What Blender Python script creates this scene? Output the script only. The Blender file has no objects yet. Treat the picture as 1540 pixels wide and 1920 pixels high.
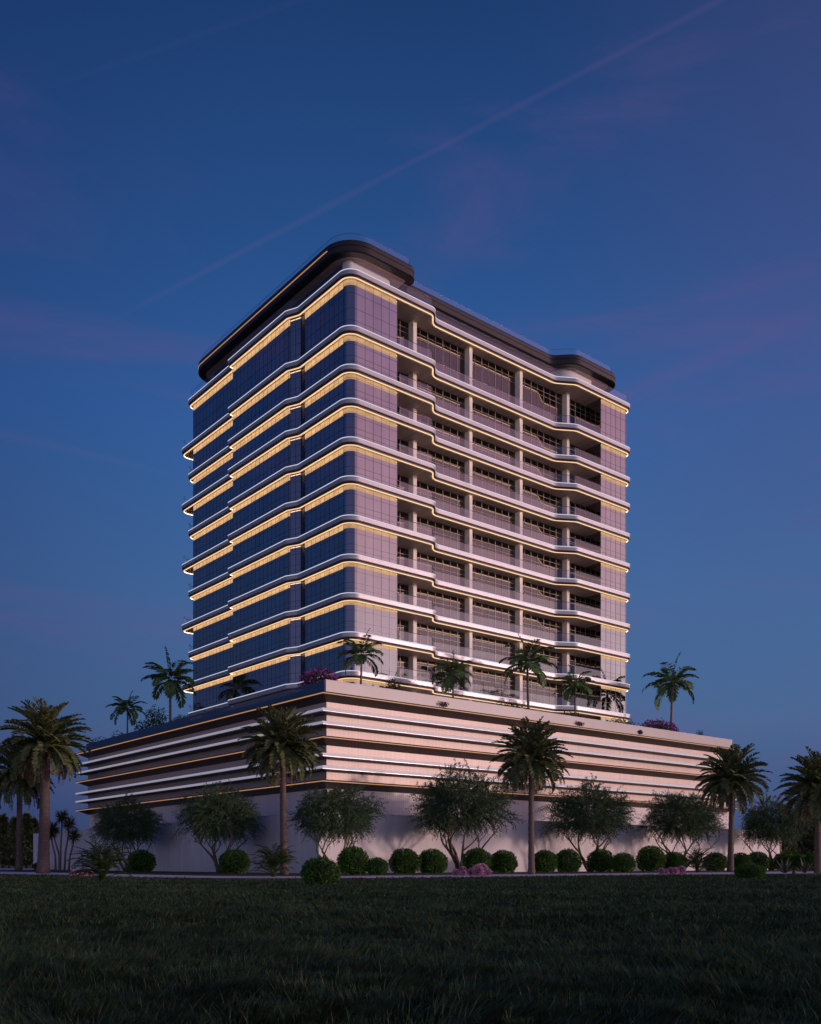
import bpy, math, random
import numpy as np
from mathutils import Vector
R=math.radians
random.seed(7); rng=np.random.default_rng(11)
sc=bpy.context.scene; COL=sc.collection
F=1766.7; HZ=1620.0; CAMH=0.744
ANG=math.atan2(1,2160/1766.7); CA,SA=math.cos(ANG),math.sin(ANG)
XC,YC=-5.607,86.0
def W(u,v): return (XC+CA*u-SA*v, YC+SA*u+CA*v)
def at(px,Y): return ((px-770)/F*Y, Y)
def on_v(px,v):
    k=(px-770)/F; u=(k*(YC+CA*v)-XC+SA*v)/(CA-k*SA); return W(u,v)
def on_u(px,u):
    k=(px-770)/F; v=(XC+CA*u-k*(YC+SA*u))/(SA+k*CA); return W(u,v)
def loc_u(px,v):
    k=(px-770)/F; return (k*(YC+CA*v)-XC+SA*v)/(CA-k*SA)
def loc_v(px,u):
    k=(px-770)/F; return (XC+CA*u-k*(YC+SA*u))/(SA+k*CA)

# ------------------------------------------------------------------ materials
def nmat(name):
    m=bpy.data.materials.new(name); m.use_nodes=True
    nt=m.node_tree; return m,nt,nt.nodes['Principled BSDF']
def setp(b,**k):
    for n,v in k.items():
        n=n.replace('_',' ')
        if n in b.inputs: b.inputs[n].default_value=v
def ramp(nt,stops,src=None):
    r=nt.nodes.new('ShaderNodeValToRGB'); e=r.color_ramp.elements
    while len(e)>1: e.remove(e[0])
    e[0].position=stops[0][0]; e[0].color=(*stops[0][1],1)
    for p,c in stops[1:]:
        q=e.new(p); q.color=(*c,1)
    if src is not None: nt.links.new(src,r.inputs[0])
    return r
def texco(nt,out='Object',scale=(1,1,1),rot=(0,0,0)):
    t=nt.nodes.new('ShaderNodeTexCoord'); m=nt.nodes.new('ShaderNodeMapping')
    m.inputs['Scale'].default_value=scale; m.inputs['Rotation'].default_value=rot
    nt.links.new(t.outputs[out],m.inputs[0]); return m.outputs[0]
def noise(nt,vec,scale,detail=4,rough=.55):
    n=nt.nodes.new('ShaderNodeTexNoise'); n.inputs['Scale'].default_value=scale
    n.inputs['Detail'].default_value=detail; n.inputs['Roughness'].default_value=rough
    nt.links.new(vec,n.inputs['Vector']); return n.outputs['Fac']
def bump(nt,b,h,strength,dist=.02):
    n=nt.nodes.new('ShaderNodeBump'); n.inputs['Strength'].default_value=strength
    n.inputs['Distance'].default_value=dist
    nt.links.new(h,n.inputs['Height']); nt.links.new(n.outputs[0],b.inputs['Normal'])
def surf(name,c1,c2,scale=1.0,rough=.6,metal=0.0,bmp=0.0,stretch=(1,1,1),spec=.5,bscale=None):
    m,nt,b=nmat(name); v=texco(nt,'Object',stretch)
    f=noise(nt,v,scale,6,.6); r=ramp(nt,[(.3,c1),(.7,c2)],f)
    nt.links.new(r.outputs[0],b.inputs['Base Color'])
    setp(b,Roughness=rough,Metallic=metal,Specular_IOR_Level=spec)
    if bmp:
        f2=noise(nt,v,bscale or scale*6,4,.6); bump(nt,b,f2,bmp)
    return m
def emit(name,col,st,bc=.06,vary=0):
    m,nt,b=nmat(name)
    if vary:
        f=noise(nt,texco(nt,'Object',(1,1,2.5)),1.1,3,.6); mr=nt.nodes.new('ShaderNodeMapRange'); nt.links.new(f,mr.inputs[0])
        mr.inputs[1].default_value=.3; mr.inputs[2].default_value=.7; mr.inputs[3].default_value=st*.58; mr.inputs[4].default_value=st*1.05
        nt.links.new(mr.outputs[0],b.inputs['Emission Strength'])
    setp(b,Base_Color=(bc,bc,bc,1),Emission_Color=(*col,1),Emission_Strength=st,Roughness=.5); return m
def leafm(name,cols,rough=.55,spec=.3):
    m,nt,b=nmat(name); g=nt.nodes.new('ShaderNodeNewGeometry')
    r=ramp(nt,[(i/(len(cols)-1),c) for i,c in enumerate(cols)],g.outputs['Random Per Island'])
    v=texco(nt,'Object'); f=noise(nt,v,.9,3)
    mx=nt.nodes.new('ShaderNodeMix'); mx.data_type='RGBA'; mx.blend_type='MULTIPLY'
    r2=ramp(nt,[(.3,(.55,.6,.6)),(.7,(1.25,1.2,1.05))],f)
    mx.inputs['Factor'].default_value=1
    nt.links.new(r.outputs[0],mx.inputs['A']); nt.links.new(r2.outputs[0],mx.inputs['B'])
    nt.links.new(mx.outputs['Result'],b.inputs['Base Color'])
    setp(b,Roughness=rough,Specular_IOR_Level=spec)
    return m
M={}
def glassmat(name,col,rough,bs=.012):
    m,nt,b=nmat(name); v=texco(nt,'Object',(1,1,.35))
    f=noise(nt,v,.16,2); 
    r=ramp(nt,[(.3,tuple(x*.9 for x in col)),(.7,tuple(x*1.07 for x in col))],noise(nt,v,.5,3))
    nt.links.new(r.outputs[0],b.inputs['Base Color'])
    setp(b,Metallic=1.0,Roughness=rough); bump(nt,b,f,bs,1.0); return m
M['glass']=glassmat('mirror_glass',(.36,.35,.36),.035)
M['bayglass']=glassmat('bay_window_glass',(.125,.112,.115),.05,.02)
M['dark_reflection']=surf('painted_dark_reflection',(.006,.006,.010),(.012,.012,.018),1,.25,0)  # dark reflection at the concave bend, painted as a black sheet
M['mullion']=surf('bronze_mullion',(.10,.085,.10),(.15,.13,.14),3,.35,.75)
M['frame']=surf('beige_frame',(.25,.22,.21),(.31,.275,.26),3,.4,.2)
def fascia_m():
    m,nt,b=nmat('satin_white_metal'); v=texco(nt,'Object')
    r=ramp(nt,[(.3,(.51,.48,.495)),(.7,(.58,.55,.565))],noise(nt,v,.6,5))
    nt.links.new(r.outputs[0],b.inputs['Base Color']); setp(b,Metallic=.5,Roughness=.36); return m
M['fascia']=fascia_m()
M['black']=surf('black_lip',(.012,.010,.010),(.02,.017,.016),2,.45,.0)
M['canopy']=surf('bronze_black_canopy',(.020,.015,.014),(.032,.024,.022),.7,.38,.05)
M['white']=surf('white_plaster',(.84,.81,.81),(.90,.88,.87),.35,.55,0,.08,(1,1,.6),bscale=30)
M['column']=surf('column_plaster',(.86,.80,.74),(.90,.85,.79),.6,.5,0)
def planks(name,c1,c2,c3,w=.24,rot=0):
    m,nt,b=nmat(name); v=texco(nt,'Object',(1,1,1),(0,0,rot))
    s=nt.nodes.new('ShaderNodeSeparateXYZ'); nt.links.new(v,s.inputs[0])
    d=nt.nodes.new('ShaderNodeMath'); d.operation='DIVIDE'; d.inputs[1].default_value=w; nt.links.new(s.outputs['X'],d.inputs[0])
    fl=nt.nodes.new('ShaderNodeMath'); fl.operation='FLOOR'; nt.links.new(d.outputs[0],fl.inputs[0])
    fr=nt.nodes.new('ShaderNodeMath'); fr.operation='FRACT'; nt.links.new(d.outputs[0],fr.inputs[0])
    wn=nt.nodes.new('ShaderNodeTexWhiteNoise'); wn.noise_dimensions='1D'; nt.links.new(fl.outputs[0],wn.inputs['W'])
    r=ramp(nt,[(0,c1),(.5,c2),(1,c3)],wn.outputs['Value'])
    g=ramp(nt,[(0,(.25,.25,.25)),(.09,(1,1,1)),(.93,(1,1,1)),(1,(.4,.4,.4))],fr.outputs[0])
    mx=nt.nodes.new('ShaderNodeMix'); mx.data_type='RGBA'; mx.blend_type='MULTIPLY'; mx.inputs['Factor'].default_value=1
    nt.links.new(r.outputs[0],mx.inputs['A']); nt.links.new(g.outputs[0],mx.inputs['B'])
    nt.links.new(mx.outputs['Result'],b.inputs['Base Color']); setp(b,Roughness=.5,Specular_IOR_Level=.3); return m
M['wood']=planks('timber_soffit',(.60,.48,.39),(.68,.55,.45),(.75,.61,.50))
M['copper']=planks('copper_soffit',(.52,.35,.26),(.60,.42,.32),(.56,.38,.29),.3,R(90))
def ribs(name,c1,c2,w,metal,rough,axis='sum'):
    m,nt,b=nmat(name); v=texco(nt,'Object')
    s=nt.nodes.new('ShaderNodeSeparateXYZ'); nt.links.new(v,s.inputs[0])
    a=nt.nodes.new('ShaderNodeMath'); a.operation='ADD'; nt.links.new(s.outputs['X'],a.inputs[0]); nt.links.new(s.outputs['Y'],a.inputs[1])
    d=nt.nodes.new('ShaderNodeMath'); d.operation='DIVIDE'; d.inputs[1].default_value=w; nt.links.new(a.outputs[0],d.inputs[0])
    fr=nt.nodes.new('ShaderNodeMath'); fr.operation='FRACT'; nt.links.new(d.outputs[0],fr.inputs[0])
    fl=nt.nodes.new('ShaderNodeMath'); fl.operation='FLOOR'; nt.links.new(d.outputs[0],fl.inputs[0])
    wn=nt.nodes.new('ShaderNodeTexWhiteNoise'); wn.noise_dimensions='1D'; nt.links.new(fl.outputs[0],wn.inputs['W'])
    mixv=nt.nodes.new('ShaderNodeMath'); mixv.operation='MULTIPLY_ADD'; mixv.inputs[1].default_value=.35
    nt.links.new(wn.outputs['Value'],mixv.inputs[0])
    n=noise(nt,texco(nt,'Object',(1,1,.12)),.5,5); m2=nt.nodes.new('ShaderNodeMath'); m2.operation='MULTIPLY'; m2.inputs[1].default_value=.65
    nt.links.new(n,m2.inputs[0]); nt.links.new(m2.outputs[0],mixv.inputs[2])
    r=ramp(nt,[(.25,c1),(.75,c2)],mixv.outputs[0]); g=ramp(nt,[(0,(.80,.80,.80)),(.14,(1,1,1)),(.86,(1,1,1)),(1,(.80,.80,.80))],fr.outputs[0])
    mx=nt.nodes.new('ShaderNodeMix'); mx.data_type='RGBA'; mx.blend_type='MULTIPLY'; mx.inputs['Factor'].default_value=1
    nt.links.new(r.outputs[0],mx.inputs['A']); nt.links.new(g.outputs[0],mx.inputs['B'])
    nt.links.new(mx.outputs['Result'],b.inputs['Base Color']); setp(b,Roughness=rough,Metallic=metal)
    bump(nt,b,g.outputs[0],.25,.02); return m
M['ribs']=ribs('ribbed_champagne_cladding',(.58,.47,.42),(.66,.54,.49),.15,.12,.42)
M['basewall']=ribs('ribbed_pale_wall',(.76,.72,.72),(.84,.80,.80),.22,.0,.45)
M['ledge']=surf('dark_bronze_ledge',(.050,.037,.030),(.075,.057,.045),.8,.45,.3)
M['parapet']=surf('stone_parapet',(.35,.33,.33),(.41,.385,.38),.25,.4,.1)
M['fin']=surf('white_fin',(.70,.68,.70),(.78,.76,.78),.8,.3,.3)
M['warm']=emit('warm_cove_led',(1.0,.62,.33),1.1)
M['soffit_fill']=emit('added_soffit_fill',(1.0,.66,.42),6.5)  # extra glow added inside the cove strip to brighten the soffits
M['head_glow']=emit('painted_head_glow',(.84,.48,.20),.95,vary=1)  # warm soffit glow mirrored in the glass, put in as emission
M['head_glow_dim']=emit('painted_head_glow_dim',(.58,.33,.14),.9,vary=1)
M['warm_dim']=emit('amber_led_line',(1.0,.50,.20),.46)
M['cool']=emit('white_edge_led',(.80,.84,1.0),.75)
M['fin_led']=emit('white_fin_led',(.46,.44,.52),.58,.3)
def railm(name,tint,fac,refl):
    m=bpy.data.materials.new(name); m.use_nodes=True; nt=m.node_tree; nt.nodes.clear()
    o=nt.nodes.new('ShaderNodeOutputMaterial'); mx=nt.nodes.new('ShaderNodeMixShader')
    t=nt.nodes.new('ShaderNodeBsdfTransparent'); g=nt.nodes.new('ShaderNodeBsdfGlossy')
    t.inputs['Color'].default_value=(*tint,1); g.inputs['Color'].default_value=(*refl,1); g.inputs['Roughness'].default_value=.04
    mx.inputs[0].default_value=fac
    nt.links.new(t.outputs[0],mx.inputs[1]); nt.links.new(g.outputs[0],mx.inputs[2]); nt.links.new(mx.outputs[0],o.inputs[0]); return m
M['rail']=railm('railing_glass',(.97,.96,.97),.17,(.75,.72,.75))
M['rrail']=railm('roof_railing_glass',(.97,.97,.98),.10,(.8,.8,.85))
M['navy']=railm('tinted_balustrade_glass',(.16,.18,.28),.32,(.55,.56,.62))
M['metal']=surf('dark_handrail',(.10,.10,.115),(.15,.15,.17),3,.35,.7)
M['rock']=surf('pale_fence',(.70,.66,.65),(.86,.82,.81),.9,.6,0,.06,(1,1,.16),bscale=14)
M['path']=surf('pale_paving',(.60,.56,.62),(.74,.70,.76),.6,.6)
M['soil']=surf('lawn_soil',(.012,.016,.008),(.028,.034,.016),.5,.95,0,.3)
M['bark']=surf('palm_bark',(.10,.07,.055),(.20,.15,.12),3,.9,0,.8,(1,1,4),bscale=8)
M['pbark']=surf('smooth_palm_bark',(.15,.12,.10),(.25,.21,.18),2,.8,0,.3,(1,1,5))
M['branch']=surf('branch_bark',(.09,.078,.045),(.17,.15,.085),4,.85,0,.5)
M['datepalm']=leafm('date_palm_leaf',[(0.0779,0.1091,0.0435),(0.1249,0.1612,0.0554),(0.1805,0.2027,0.0693),(0.0833,0.1170,0.0593)])
M['dead']=leafm('dead_frond',[(0.2080,0.1300,0.0910),(0.2600,0.1690,0.1300),(0.1300,0.0910,0.0650)],.8)
M['royal']=leafm('queen_palm_leaf',[(0.0749,0.1532,0.0503),(0.1247,0.2367,0.0603),(0.0999,0.1670,0.0704)])
M['verde']=leafm('feathery_leaf',[(0.0720,0.1450,0.0717),(0.1007,0.1811,0.0793),(0.0625,0.1190,0.0680),(0.1200,0.1761,0.0604)],.65)
M['box']=leafm('box_leaf',[(0.0428,0.1263,0.0143),(0.0641,0.1844,0.0190),(0.0926,0.2329,0.0238)],.6)
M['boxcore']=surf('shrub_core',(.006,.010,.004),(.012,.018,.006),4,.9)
M['shrub']=leafm('dark_shrub_leaf',[(0.0260,0.0455,0.0156),(0.0455,0.0715,0.0234),(0.0650,0.0910,0.0286)])
M['conifer']=leafm('far_tree_leaf',[(0.1026,0.1436,0.0752),(0.1710,0.2120,0.0889),(0.2394,0.2565,0.1026)],.8)
M['areca']=leafm('bamboo_palm_leaf',[(0.0228,0.0488,0.0109),(0.0455,0.0878,0.0164),(0.0728,0.1170,0.0273)],.4)
M['dracaena']=leafm('dracaena_leaf',[(.05,.06,.02),(.09,.09,.03),(.14,.10,.05)],.5)
M['agave']=leafm('agave_leaf',[(.10,.12,.08),(.16,.18,.12),(.12,.09,.08)],.5)
M['bloom']=leafm('bougainvillea_bloom',[(.30,.05,.28),(.45,.10,.40),(.22,.04,.20)],.6)
M['mauve']=leafm('mauve_petal',[(0.5832,0.2754,0.4563),(0.8748,0.5049,0.6669),(0.3645,0.1606,0.3510)],.6)
M['hang']=leafm('purple_trailing_leaf',[(.05,.02,.03),(.10,.04,.06),(.07,.03,.03)],.6)
M['grass']=leafm('grass_blade',[(0.0286,0.0728,0.0454),(0.0464,0.0995,0.0491),(0.0714,0.1186,0.0567),(0.0286,0.0842,0.0681),(0.0571,0.1072,0.0567),(0.1696,0.1339,0.0794)],.9,spec=.08)

# ------------------------------------------------------------------ object helpers
def link(name,me,parent=None,mats=None):
    o=bpy.data.objects.new(name,me); COL.objects.link(o)
    if parent is not None: o.parent=parent
    if mats:
        for m in mats: me.materials.append(m)
    return o
def tag(o,label=None,cat=None,group=None,kind=None):
    if label: o['label']=label
    if cat: o['category']=cat
    if group: o['group']=group
    if kind: o['kind']=kind
    return o
def empty(name,loc,rz=0.0,s=1.0,**k):
    o=bpy.data.objects.new(name,None); COL.objects.link(o); o.location=loc; o.rotation_euler=(0,0,rz); o.scale=(s,s,s); o.empty_display_size=.3
    return tag(o,**k)
class MB:
    def __init__(s): s.v=[];s.f=[];s.m=[];s.sm=[]
    def add(s,vs,fs,mi=0,smooth=False):
        b=len(s.v); s.v+= [tuple(p) for p in vs]
        for f in fs: s.f.append(tuple(i+b for i in f)); s.m.append(mi); s.sm.append(smooth)
    def box(s,x0,x1,y0,y1,z0,z1,mi=0):
        s.add([(x0,y0,z0),(x1,y0,z0),(x1,y1,z0),(x0,y1,z0),(x0,y0,z1),(x1,y0,z1),(x1,y1,z1),(x0,y1,z1)],
              [(0,3,2,1),(4,5,6,7),(0,1,5,4),(1,2,6,5),(2,3,7,6),(3,0,4,7)],mi)
    def tube(s,pts,rad,n=8,mi=0,cap=True,smooth=True):
        pts=[Vector(p) for p in pts]
        if not hasattr(rad,'__len__'): rad=[rad]*len(pts)
        vs=[];fs=[]
        for i,p in enumerate(pts):
            d=(pts[min(i+1,len(pts)-1)]-pts[max(i-1,0)]).normalized()
            a=d.cross(Vector((0,0,1)) if abs(d.z)<.9 else Vector((1,0,0))).normalized(); b=d.cross(a)
            for k in range(n):
                t=2*math.pi*k/n; vs.append(p+(a*math.cos(t)+b*math.sin(t))*rad[i])
        for i in range(len(pts)-1):
            for k in range(n): fs.append((i*n+k,i*n+(k+1)%n,(i+1)*n+(k+1)%n,(i+1)*n+k))
        if cap: fs.append(tuple(range(n))[::-1]); fs.append(tuple((len(pts)-1)*n+k for k in range(n)))
        s.add(vs,fs,mi,smooth)
    def build(s,name,mats,parent=None):
        me=bpy.data.meshes.new(name); me.from_pydata(s.v,[],s.f); me.update()
        me.polygons.foreach_set('material_index',s.m); me.polygons.foreach_set('use_smooth',s.sm)
        if not isinstance(mats,(list,tuple)): mats=[mats]
        return link(name,me,parent,mats)
def quads_mesh(name,V):
    """V: N x 4 x 3 array of quads"""
    n=len(V); me=bpy.data.meshes.new(name)
    me.vertices.add(n*4); me.vertices.foreach_set('co',np.ascontiguousarray(V,dtype=np.float32).ravel())
    me.loops.add(n*4); me.loops.foreach_set('vertex_index',np.arange(n*4,dtype=np.int32))
    me.polygons.add(n); me.polygons.foreach_set('loop_start',np.arange(0,n*4,4,dtype=np.int32))
    me.polygons.foreach_set('loop_total',np.full(n,4,dtype=np.int32)); me.update(calc_edges=True); me.validate(); return me
def leafquads(P,D,L,Wd,up=None):
    """P base points, D directions, L lengths, Wd widths -> pointed leaf quads"""
    D=D/np.linalg.norm(D,axis=1,keepdims=True)
    if up is None: up=rng.normal(size=P.shape)
    S=np.cross(D,up); S/= (np.linalg.norm(S,axis=1,keepdims=True)+1e-9)
    L=L[:,None]; Wd=Wd[:,None]
    a=P; c=P+D*L; m=P+D*L*.45
    return np.stack([a,m+S*Wd*.5,c,m-S*Wd*.5],axis=1)

# ------------------------------------------------------------------ outline helpers (building local plan, counter-clockwise)
def fillet(pts,closed=True,seg=9):
    out=[]; n=len(pts)
    for i,p in enumerate(pts):
        r=p[2] if len(p)>2 else 0
        P=Vector(p[:2])
        if r<=0 or (not closed and i in (0,n-1)): out.append(tuple(P)); continue
        A=Vector(pts[(i-1)%n][:2]); B=Vector(pts[(i+1)%n][:2])
        d1=(A-P); d2=(B-P); l1=d1.length; l2=d2.length; d1/=l1; d2/=l2
        ang=math.acos(max(-1,min(1,d1.dot(d2)))); t=r/math.tan(ang/2)
        mx=min(l1,l2)*.499
        if t>mx: t=mx; r=t*math.tan(ang/2)
        c=P+(d1+d2).normalized()*(r/math.sin(ang/2))
        s=P+d1*t; e=P+d2*t
        a0=math.atan2(s.y-c.y,s.x-c.x); a1=math.atan2(e.y-c.y,e.x-c.x)
        da=(a1-a0+math.pi)%(2*math.pi)-math.pi
        for k in range(seg+1):
            a=a0+da*k/seg; out.append((c.x+r*math.cos(a),c.y+r*math.sin(a)))
    res=[]
    for q in out:
        if not res or (abs(q[0]-res[-1][0])+abs(q[1]-res[-1][1]))>1e-4: res.append(q)
    return res
def normals(pl,closed):
    n=len(pl); out=[]
    for i in range(n):
        P=Vector(pl[i]); A=Vector(pl[i-1]) if (closed or i>0) else None; B=Vector(pl[(i+1)%n]) if (closed or i<n-1) else None
        ns=[]
        for a,b in ((A,P),(P,B)):
            if a is None or b is None: continue
            d=(b-a).normalized(); ns.append(Vector((-d.y,d.x)))
        if len(ns)==2:
            m=(ns[0]+ns[1]); m.normalize(); k=1/max(.35,m.dot(ns[0])); out.append(m*k)
        else: out.append(ns[0])
    return out
def sweep(mb,pl,prof,closed=True,mi=0,smooth=True,mis=None,capends=False):
    """prof: list of (inward offset, z)"""
    N=normals(pl,closed); n=len(pl); k=len(prof)
    vs=[(pl[i][0]+N[i].x*o,pl[i][1]+N[i].y*o,z) for (o,z) in prof for i in range(n)]
    cnt=n if closed else n-1
    for j in range(k-1):
        fs=[(j*n+i,(j+1)*n+i,(j+1)*n+(i+1)%n,j*n+(i+1)%n) for i in range(cnt)]
        mb.add(vs[j*n:(j+2)*n],[tuple(x-j*n for x in f) for f in fs],mis[j] if mis else mi,smooth)
def offs(pl,o,closed=True):
    N=normals(pl,closed); return [(p[0]+N[i].x*o,p[1]+N[i].y*o) for i,p in enumerate(pl)]
def cap(mb,pl,z,mi=0,up=True):
    vs=[(x,y,z) for x,y in pl]; f=tuple(range(len(pl))); mb.add(vs,[f if up else f[::-1]],mi)
def ring(mb,pl,o0,o1,z0,z1,closed=True,mi=0):
    sweep(mb,pl,[(o0,z0),(o0,z1),(o1,z1),(o1,z0),(o0,z0)],closed,mi,False)
    if not closed:
        N=normals(pl,closed)
        for i,fl in ((0,0),(len(pl)-1,1)):
            q=[(pl[i][0]+N[i].x*o,pl[i][1]+N[i].y*o,z) for o,z in((o0,z0),(o0,z1),(o1,z1),(o1,z0))]
            mb.add(q,[(0,1,2,3) if fl else (3,2,1,0)],mi)
def cut(pl,a,b):
    """portion of a closed outline between the points nearest to a and b"""
    f=lambda q:min(range(len(pl)),key=lambda i:(pl[i][0]-q[0])**2+(pl[i][1]-q[1])**2)
    i,j=f(a),f(b); out=[]
    while True:
        out.append(pl[i]);
        if i==j: break
        i=(i+1)%len(pl)
    return out
def resample(pl,step):
    out=[pl[0]]; acc=0
    for a,b in zip(pl[:-1],pl[1:]):
        L=math.dist(a,b); 
        if L<1e-6: continue
        t=step-acc
        while t<=L: out.append((a[0]+(b[0]-a[0])*t/L,a[1]+(b[1]-a[1])*t/L)); t+=step
        acc=L-(t-step)
    return out

# ------------------------------------------------------------------ the building
T=[54.25,49.10,45.56,42.46,38.93,35.38,31.82,28.25,24.72,21.16,17.62]
T=[t+CAMH for t in T]
DECK=14.0+CAMH
B=empty('apartment_building',(XC,YC,0),ANG,label='tall mirror-glass apartment tower with glowing curved floor bands on a wide striped podium',cat='building')
uR,vL=40.46,31.65
def band_outline(ext=False):
    p=[(-.5,-.5,1.35),(10.0,-.5,1.0),(11.1,.8,1.0),(28.7,.8,1.6),(30.9,-.5,1.6),(uR+.5,-.5,1.0),(uR+.5,vL+.5,1.0)]
    if ext: p+=[(5.5,vL+.5,.6),(4.6,34.1,.8),(-.5,34.1,1.1)]
    else: p+=[(-.5,vL+.6,.9)]
    p+=[(-.5,21.1,.28),(-1.1,21.1,.3),(-1.1,9.2,.8),(-.5,7.9,.8)]
    return fillet(p)
BO={False:band_outline(False),True:band_outline(True)}
def edge_open(pl):  # street-side part of outline
    return cut(pl,(uR+.5,vL),( uR+.5,vL-.2))
for i,t in enumerate(T):
    ext=(i%2==1); pl=BO[ext]; mb=MB()
    prof=[(.45,t-.12),(.3,t-.005),(.06,t),(.0,t-.05),(.0,t-.22),(.0,t-.39),(.04,t-.445),(.17,t-.49),(.19,t-.62)]
    sweep(mb,pl,prof,True,0,True,[0,0,0,0,0,0,1,1])
    cap(mb,offs(pl,.45),t-.12,0,True)
    b=mb.build('floor_band',[M['fascia'],M['black']],B)
    s=MB(); cap(s,offs(pl,.19),t-.64,0,False); s.build('soffit',M['wood'],b)
    w=MB(); ring(w,pl,.185,.27,t-.685,t-.615); sweep(w,pl,[(.272,t-.612),(.272,t-.684)],True,1,False); w.build('cove_light',[M['warm'],M['soffit_fill']],b)  # second strip is an added inner glow that lights the soffit
    e=MB(); ring(e,pl,-.008,.045,t-.03,t+.03); e.build('edge_light',M['cool'],b)
G=fillet([(0,0,.88),(5.61,0),(5.61,2.3),(35.57,2.3),(35.57,0),(uR,0,.4),(uR,vL,.4),(0,vL,.4),(0,20.65),(-.6,20.65),(-.6,9.3,.7),(0,7.9,.7)],seg=8)
def seglist():
    left=[(5.61,2.3),(5.61,0)]; 
    a=cut(G,(5.61,0),(5.61,0)); 
    return a
left_wrap=cut(G,(0,vL),(5.61,0))+[(5.61,2.3)]
# cut() walks counter-clockwise: left facade from far end to the near corner, then along the right facade
right_wrap=[(35.57,2.3)]+cut(G,(35.57,0),(uR-.4,vL))
back_wrap=[(uR,vL-.4),(uR-.4,vL),(.4,vL),(0,vL-.4)]
def curtain(name,pl,z0,z1,step,hs,mat='glass'):
    mb=MB(); sweep(mb,pl,[(0,z0),(0,z1)],False,0,False)
    for q_,(a_,b__) in enumerate(zip(pl[:-1],pl[1:])): mb.sm[q_]=math.dist(a_,b__)<.45
    o=mb.build(name,M[mat],B)
    if step:
        mu=MB()
        N=normals(pl,False)
        for a,b_ in zip(pl[:-1],pl[1:]):
            L=math.dist(a,b_)
            d=((b_[0]-a[0])/L,(b_[1]-a[1])/L); nn=(-d[1],d[0])
            if L<.5: continue
            st=step if abs(d[1])>.5 else .98
            k=max(1,round(L/st))
            for j in range(k+1):
                c=(a[0]+d[0]*L*j/k,a[1]+d[1]*L*j/k); h=.013; dp=.02
                q=[(c[0]+d[0]*sx*h+nn[0]*o_,c[1]+d[1]*sx*h+nn[1]*o_) for sx,o_ in((-1,-dp),(1,-dp),(1,.02),(-1,.02))]
                vs=[(x,y,z0) for x,y in q]+[(x,y,z1) for x,y in q]
                mu.add(vs,[(0,1,5,4),(1,2,6,5),(2,3,7,6),(3,0,4,7)])
        for h in hs:
            if z0+h<z1-.1: ring(mu,pl,-.014,.01,z0+h-.011,z0+h+.011,False)
        mu.build('mullions',M['mullion'],o)
    return o
def smooth_bends(o):
    for p in o.data.polygons: p.use_smooth=False
bays=[(5.61,8.86),(9.34,16.40),(16.85,23.85),(24.32,31.50),(31.95,35.57)]
for i in range(-1,len(T)):
    # space under band i, standing on band i+1 (i=-1 handled by penthouse)
    if i<0: continue
    z1=T[i]-.63; z0=(T[i+1]-.11) if i+1<len(T) else DECK
    H=z1-z0
    hs=(.68,1.2,2.25) if H<4 else (.9,2.0,3.4)
    curtain('curtain_wall',left_wrap,z0,z1,.8,hs); curtain('curtain_wall',right_wrap,z0,z1,.8,hs)
    curtain('rear_wall',back_wrap,z0,z1,None,())
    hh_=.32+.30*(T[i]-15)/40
    lw=[p for p in left_wrap]; 
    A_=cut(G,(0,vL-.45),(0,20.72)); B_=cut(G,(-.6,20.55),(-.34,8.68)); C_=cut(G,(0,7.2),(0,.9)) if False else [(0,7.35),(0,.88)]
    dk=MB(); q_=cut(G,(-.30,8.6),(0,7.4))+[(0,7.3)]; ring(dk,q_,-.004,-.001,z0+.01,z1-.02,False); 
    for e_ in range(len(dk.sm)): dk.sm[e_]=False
    dk.build('painted_dark_reflection',M['dark_reflection'],B)  # stands in for what the curved glass reflects here
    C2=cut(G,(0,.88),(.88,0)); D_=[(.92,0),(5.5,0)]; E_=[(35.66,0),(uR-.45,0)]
    for pl_,mt_ in ((A_,'head_glow'),(B_,'head_glow'),(C_,'head_glow'),(C2,'head_glow_dim'),(D_,'head_glow_dim'),(E_,'head_glow_dim')):
        mb=MB(); ring(mb,pl_,-.006,-.001,z1-hh_*(1 if mt_=='head_glow' else .85),z1+.02,False); mb.build('painted_head_glow',M[mt_],B)  # emissive strips painting the reflected warm glow onto the glass, no lamp here
    for (a,b_) in bays:
        mb=MB(); v0=2.3; n=max(2,round((b_-a)/.98)); fw=.035
        for j in range(n+1):
            x=a+(b_-a)*j/n; w=.034 if j%2==0 else .018; mb.box(x-w,x+w,v0-.04,v0+.02,z0+.02,z1-.02)
        for z in (z0+.06,z1-.62,z1-1.12,z1-.05)+((z0+1.9,) if H>4 else ()):
            w=.022; mb.box(a+.01,b_-.01,v0-.032,v0+.015,z-w,z+w)
        wf=mb.build('window',M['frame'],B)
        pn=MB(); pn.add([(a,v0,z0),(b_,v0,z0),(b_,v0,z1),(a,v0,z1)],[(0,1,2,3)])
        pn.build('pane',M['bayglass'],wf)
    for (a,b_) in ((8.86,9.34),(16.40,16.85),(23.85,24.32),(31.50,31.95)):
        mb=MB(); c=.03; zt=z1; x0,x1,y0,y1=a,b_,1.55,2.34
        q=[(x0+c,y0),(x1-c,y0),(x1,y0+c),(x1,y1),(x0,y1),(x0,y0+c)]
        vs=[(x,y,z0) for x,y in q]+[(x,y,zt) for x,y in q]
        mb.add(vs,[(k,(k+1)%6,6+(k+1)%6,6+k) for k in range(6)]); mb.build('column',M['column'],B)
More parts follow.
